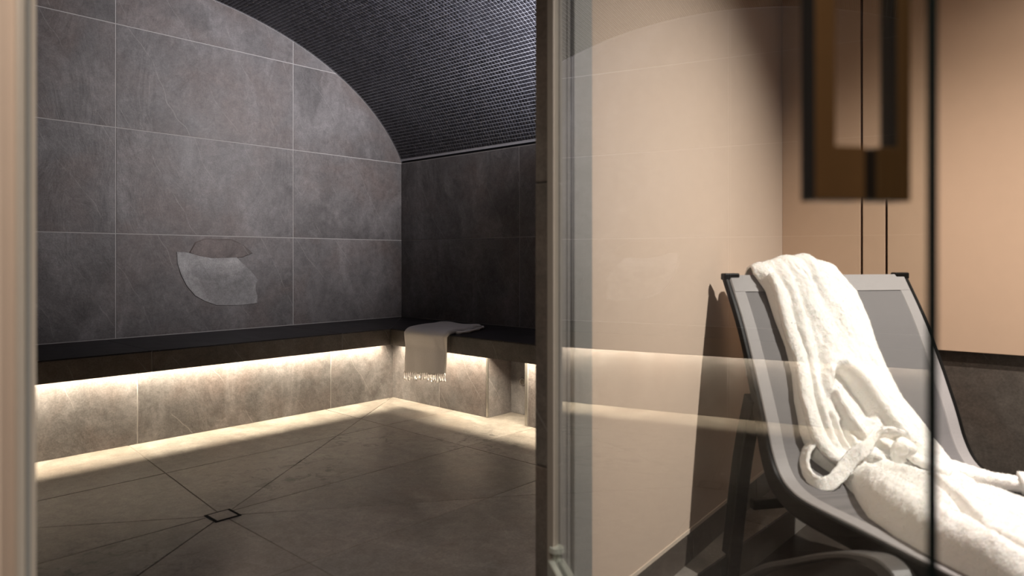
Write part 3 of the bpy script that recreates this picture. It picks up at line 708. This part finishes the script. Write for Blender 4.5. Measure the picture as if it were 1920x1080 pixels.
def polydist(pts):
    P_ = np.array(pts, float); best = np.full(WW.shape, 9.); tt = np.zeros(WW.shape); Ls = np.linalg.norm(np.diff(P_, axis=0), axis=1); cs = np.concatenate([[0], np.cumsum(Ls)])
    for i in range(len(P_) - 1):
        p, q = P_[i], P_[i + 1]; d_ = q - p; s_ = np.clip(((WW - p[0]) * d_[0] + (AA - p[1]) * d_[1]) / (d_ @ d_), 0, 1)
        ds_ = np.hypot(WW - p[0] - s_ * d_[0], AA - p[1] - s_ * d_[1]); m_ = ds_ < best
        best = np.where(m_, ds_, best); tt = np.where(m_, (cs[i] + s_ * Ls[i]) / cs[-1], tt)
    return best, tt
def ridge(pts, r, h, taper=True):
    pts = [tuple(p) for p in catmull(pts, 4)]
    d_, t_ = polydist(pts); e = np.clip(1 - (d_ / r) ** 2, 0, 1)
    k = np.clip(np.minimum(t_, 1 - t_) / .15, 0, 1) ** .7 if taper else 1.
    return h * (e ** (1.0 if h > 0 else 1.4)) * k
edge = np.clip(1 - np.abs(2 * v1 - 1) ** 7, 0, 1) ** .5
T = np.interp(A, [-.4, -.05, 0, .1, .3, .45, .6, .75, .9, 1.35], [.022, .022, .024, .028, .030, .036, .05, .062, .07, .07])
Hh = T[:, None] * edge[None, :] * (1 - np.clip((A - .5) / .2, 0, 1)[:, None] * .5 * np.clip((v1 - .45) / .55, 0, 1)[None, :])
def lf_noise(sx, sy, amp, seed):
    g_ = np.random.default_rng(seed).normal(0, 1, (sx, sy)); xi = np.linspace(0, sx - 1.001, NA); yi = np.linspace(0, sy - 1.001, NV)
    x0 = xi.astype(int); y0 = yi.astype(int); fx = xi - x0; fy = yi - y0; fx = fx * fx * (3 - 2 * fx); fy = fy * fy * (3 - 2 * fy)
    G = lambda a, b: g_[np.ix_(a, b)]
    return amp * (G(x0, y0) * np.outer(1 - fx, 1 - fy) + G(x0 + 1, y0) * np.outer(fx, 1 - fy) + G(x0, y0 + 1) * np.outer(1 - fx, fy) + G(x0 + 1, y0 + 1) * np.outer(fx, fy))
add = np.zeros_like(Hh)
R_ = [  # (centre line in (across, along), radius, height)
    ([(.115, -.02), (.138, .08), (.142, .2), (.148, .3), (.134, .4), (.138, .5), (.165, .58), (.215, .62)], .026, .020),
    ([(.16, -.04), (.178, .06), (.185, .17), (.182, .28), (.172, .38), (.178, .48), (.20, .56)], .022, .016),
    ([(.20, -.06), (.225, .05), (.25, .14), (.268, .22), (.285, .30)], .03, .012),
    ([(.27, -.05), (.29, .05), (.33, .14), (.335, .22)], .03, .008),
    ([(.30, .19), (.26, .235), (.235, .29), (.21, .345), (.20, .40)], .022, .014),
    ([(.201, .40), (.212, .34), (.25, .298), (.295, .318), (.335, .38), (.37, .45), (.405, .53), (.45, .60)], .026, .032),
    ([(.215, .36), (.235, .43), (.265, .49), (.29, .52)], .017, .024),
    ([(.40, .50), (.45, .55), (.50, .60)], .028, .012),
    ([(.36, .56), (.42, .61), (.48, .66), (.53, .70)], .024, .014),
    ([(.34, .61), (.41, .655), (.47, .71), (.52, .77)], .022, .010),
    ([(.215, .60), (.27, .60), (.29, .65), (.30, .72), (.30, .80)], .026, .018),
    ([(.20, .62), (.20, .70), (.17, .80), (.13, .90), (.10, 1.02), (.09, 1.15), (.09, 1.3)], .060, .026),
    ([(.335, .70), (.30, .82), (.24, .95), (.20, 1.05), (.19, 1.2), (.2, 1.32)], .06, .018),
    ([(.45, .78), (.42, .92), (.38, 1.05), (.36, 1.3)], .07, .014),
]
for pts, r, h in R_: add = np.maximum(add, ridge(pts, r, h)) + .25 * np.minimum(add, ridge(pts, r, h))
V_ = [
    ([(.128, .10), (.163, .2), (.165, .32), (.155, .42), (.165, .53)], .010, -.012),
    ([(.205, .10), (.216, .22), (.20, .34)], .012, -.008),
    ([(.235, .345), (.262, .345), (.29, .395), (.325, .47)], .022, -.040),
    ([(.25, .37), (.275, .43), (.305, .49)], .024, -.034),
    ([(.19, .44), (.205, .52), (.215, .56)], .013, -.022),
    ([(.225, .46), (.236, .53), (.25, .565)], .012, -.020),
    ([(.30, .53), (.34, .57), (.36, .63)], .02, -.024),
    ([(.43, .575), (.49, .645), (.54, .685)], .008, -.012),
    ([(.40, .62), (.45, .67), (.50, .735)], .008, -.010),
    ([(.309, .66), (.304, .80), (.225, .95), (.15, 1.085), (.11, 1.174), (.1, 1.3)], .013, -.030),
    ([(.185, .64), (.21, .68), (.215, .74)], .010, -.012),
]
for pts, r, h in V_: add = add + ridge(pts, r, h)
hump = np.exp(-((WW - .262) / .055) ** 2) * np.exp(-((AA + .01) / .09) ** 2) * .032 + np.exp(-((WW - .19) / .03) ** 2) * np.exp(-((AA + .0) / .12) ** 2) * .010
add = add + hump
wob = lf_noise(22, 8, .0026, 3) + lf_noise(60, 22, .0008, 4) + lf_noise(150, 60, .0007, 5)
fuzz = rng.normal(0, .0008, Hh.shape); fuzz = (fuzz + np.roll(fuzz, 1, 0) * .5 + np.roll(fuzz, 1, 1) * .5) / 1.5
Hh = np.maximum(Hh + (add + wob) * edge[None, :] ** .6, np.minimum(.013, .004 + .02 * edge[None, :])) + fuzz
X_ = WW; Y_ = -(px_[:, None] + NX_[:, None] * -Hh * -1); Z_ = pz_[:, None] + NZ_[:, None] * Hh
top = np.stack([X_, Y_, Z_], 2).reshape(-1, 3)
bo = .002; bot = np.stack([WW, -(px_[:, None] + NX_[:, None] * bo + 0 * WW), pz_[:, None] + NZ_[:, None] * bo + 0 * WW], 2).reshape(-1, 3)
fs = []
ii, jj = np.meshgrid(np.arange(NA - 1), np.arange(NV - 1), indexing='ij'); q = (ii * NV + jj).ravel(); Bn = NA * NV
fs = np.stack([q, q + NV, q + NV + 1, q + 1], 1).tolist() + np.stack([Bn + q, Bn + q + 1, Bn + q + NV + 1, Bn + q + NV], 1).tolist()
for i in range(NA - 1): fs += [[i * NV, Bn + i * NV, Bn + (i + 1) * NV, (i + 1) * NV], [i * NV + NV - 1, (i + 1) * NV + NV - 1, Bn + (i + 1) * NV + NV - 1, Bn + i * NV + NV - 1]]
for j in range(NV - 1): fs += [[j, j + 1, Bn + j + 1, Bn + j], [(NA - 1) * NV + j, Bn + (NA - 1) * NV + j, Bn + (NA - 1) * NV + j + 1, (NA - 1) * NV + j + 1]]
body = obj('robe_body', np.concatenate([top, bot]), fs, M['terry'], rb, smooth=True)
def surf(w_, a_, h_):
    s_ = np.interp(a_, A, px_); z_ = np.interp(a_, A, pz_); nx = np.interp(a_, A, NX_); nz = np.interp(a_, A, NZ_)
    return np.array((w_, -(s_ + nx * h_), z_ + nz * h_))
def normal_at(a_):
    return np.array((0, -np.interp(a_, A, NX_), np.interp(a_, A, NZ_)))
def band(name, pts, half_w, thick, mat, seed=1, n=8, roundness=.5, wide=None, flat=.5):
    """soft cloth band: pts = (across, along, height, twist in radians)"""
    P_ = catmull(pts, n); C_ = np.array([surf(p[0], p[1], p[2]) for p in P_]); r_ = np.random.default_rng(seed); bm = bmesh.new(); rings = []
    for i, p in enumerate(P_):
        t_ = C_[min(len(C_) - 1, i + 1)] - C_[max(0, i - 1)]; t_ /= np.linalg.norm(t_); up = normal_at(p[1]); s_ = np.cross(t_, up); s_ /= max(1e-6, np.linalg.norm(s_)); u_ = np.cross(s_, t_)
        c_, sn = math.cos(p[3]), math.sin(p[3]); a1 = s_ * c_ + u_ * sn; a2 = -s_ * sn + u_ * c_; f_ = i / (len(P_) - 1)
        hw = half_w if wide is None else np.interp(f_, *zip(*wide)); rg = []
        for q in np.linspace(0, 2 * math.pi, 24, endpoint=False):
            cx_, sy_ = math.cos(q), math.sin(q); cx_ = math.copysign(abs(cx_) ** flat, cx_); sy_ = math.copysign(abs(sy_) ** .8, sy_)
            rg.append(bm.verts.new(C_[i] + a1 * (hw * cx_ + r_.normal(0, .0010)) + a2 * (thick * sy_ + r_.normal(0, .0010))))
        rings.append(rg)
    for A1, B1 in zip(rings, rings[1:]):
        for k in range(24): bm.faces.new((A1[k], A1[(k + 1) % 24], B1[(k + 1) % 24], B1[k]))
    bm.faces.new(rings[0][::-1]); bm.faces.new(rings[-1]); return bm_obj(name, bm, mat, rb, smooth=True)
# belt: front arc of the loop, then the loop that hangs off the left edge
band('belt', [(.44, .655, .050, .2), (.41, .60, .072, .5), (.375, .548, .088, .8), (.335, .515, .094, .9), (.295, .508, .09, .8), (.262, .53, .094, .6), (.238, .565, .096, .5), (.208, .605, .088, .5), (.165, .648, .05, .6), (.118, .664, .018, .9), (.088, .645, .014, 1.3), (.084, .60, .016, 1.45), (.100, .55, .02, 1.4), (.135, .51, .03, 1.2)], .019, .0055, M['terry'], 11, 7)
band('belt', [(.235, .565, .05, .2), (.262, .575, .074, .3), (.285, .60, .07, .3), (.30, .64, .05, .2)], .019, .007, M['terry'], 12)
band('belt_knot', [(.345, .63, .05, .2), (.342, .59, .088, .4), (.352, .565, .098, .5), (.372, .585, .092, .6), (.378, .63, .072, .3), (.41, .68, .06, 0), (.44, .73, .05, 0)], .021, .013, M['terry'], 13)
# sleeve that trails to the right
band('sleeve', [(.47, .62, .03, 0), (.515, .67, .034, 0), (.545, .71, .03, 0), (.572, .745, .026, 0), (.60, .78, .026, 0), (.628, .80, .028, 0)], .03, .020, M['terry'], 14, wide=[(0, .03), (.5, .024), (.8, .024), (1, .032)], flat=.9)
band('sleeve_cuff', [(.605, .783, .028, 0), (.632, .803, .03, 0), (.650, .815, .03, 0)], .036, .028, M['terry'], 15, flat=.9)
# collar roll along the left fold
band('collar', [(.125, .02, .032, 0), (.138, .10, .034, 0), (.140, .2, .033, 0), (.146, .3, .033, 0), (.134, .4, .036, 0), (.138, .5, .042, 0), (.17, .575, .046, 0), (.225, .612, .05, 0)], .019, .015, M['terry'], 16, wide=[(0, .012), (.2, .02), (.8, .021), (1, .018)], flat=.9)

# short cotton loops standing off the cloth, far too many to count
def pile(objs, per_m2, length, width, keep=None):
    Vs, Ns = [], []
    for o in objs:
        me = o.data; me.calc_loop_triangles(); co = np.empty(len(me.vertices) * 3, np.float32); me.vertices.foreach_get('co', co); co = co.reshape(-1, 3)
        tr = np.empty(len(me.loop_triangles) * 3, np.int32); me.loop_triangles.foreach_get('vertices', tr); tr = tr.reshape(-1, 3)
        vn = np.empty(len(me.vertices) * 3, np.float32); me.vertex_normals.foreach_get('vector', vn); vn = vn.reshape(-1, 3)
        if keep is not None and o is objs[0]: tr = tr[(tr < keep).all(1)]
        a, b, c = co[tr[:, 0]], co[tr[:, 1]], co[tr[:, 2]]; ar = np.linalg.norm(np.cross(b - a, c - a), axis=1) / 2
        n = int(ar.sum() * per_m2); pick = rng.choice(len(tr), n, p=ar / ar.sum()); r1, r2 = rng.random(n), rng.random(n); fl = r1 + r2 > 1; r1[fl] = 1 - r1[fl]; r2[fl] = 1 - r2[fl]
        p = a[pick] + (b - a)[pick] * r1[:, None] + (c - a)[pick] * r2[:, None]; nn = vn[tr[pick, 0]]
        d = nn + rng.normal(0, .55, (n, 3)); d /= np.linalg.norm(d, axis=1)[:, None]
        sd = np.cross(d, rng.normal(0, 1, (n, 3))); sd /= np.linalg.norm(sd, axis=1)[:, None]
        L = (length * rng.uniform(.5, 1.2, n))[:, None]; p = p - nn * .0005
        Vs.append(np.stack([p - sd * width / 2, p + sd * width / 2, p + d * L], 1).reshape(-1, 3)); Ns.append(np.repeat(nn, 3, 0))
    V_ = np.concatenate(Vs); N_ = np.concatenate(Ns); m = len(V_) // 3
    me = bpy.data.meshes.new('terry_pile'); me.vertices.add(len(V_)); me.vertices.foreach_set('co', V_.ravel().astype(np.float32))
    me.loops.add(len(V_)); me.loops.foreach_set('vertex_index', np.arange(len(V_), dtype=np.int32)); me.polygons.add(m); me.polygons.foreach_set('loop_start', (np.arange(m) * 3).astype(np.int32)); me.update(calc_edges=True)
    me.materials.append(M['pile']); me.normals_split_custom_set_from_vertices(N_.tolist())
    o = bpy.data.objects.new('terry_pile', me); COL.objects.link(o); o.parent = rb; o['kind'] = 'stuff'; return o
t = NT('terry_loops'); df = t.n('ShaderNodeBsdfDiffuse'); tl_ = t.n('ShaderNodeBsdfTranslucent'); mx = t.n('ShaderNodeMixShader'); mx.inputs[0].default_value = .42
df.inputs[0].default_value = tl_.inputs[0].default_value = (.95, .93, .89, 1); t.t.nodes.remove(t.p)
t.l(df.outputs[0], mx.inputs[1]); t.l(tl_.outputs[0], mx.inputs[2]); t.l(mx.outputs[0], t.out.inputs[0]); M['pile'] = t.m
pile([body] + [o for o in rb.children if o is not body], 150000, .0038, .0008, keep=NA * NV)
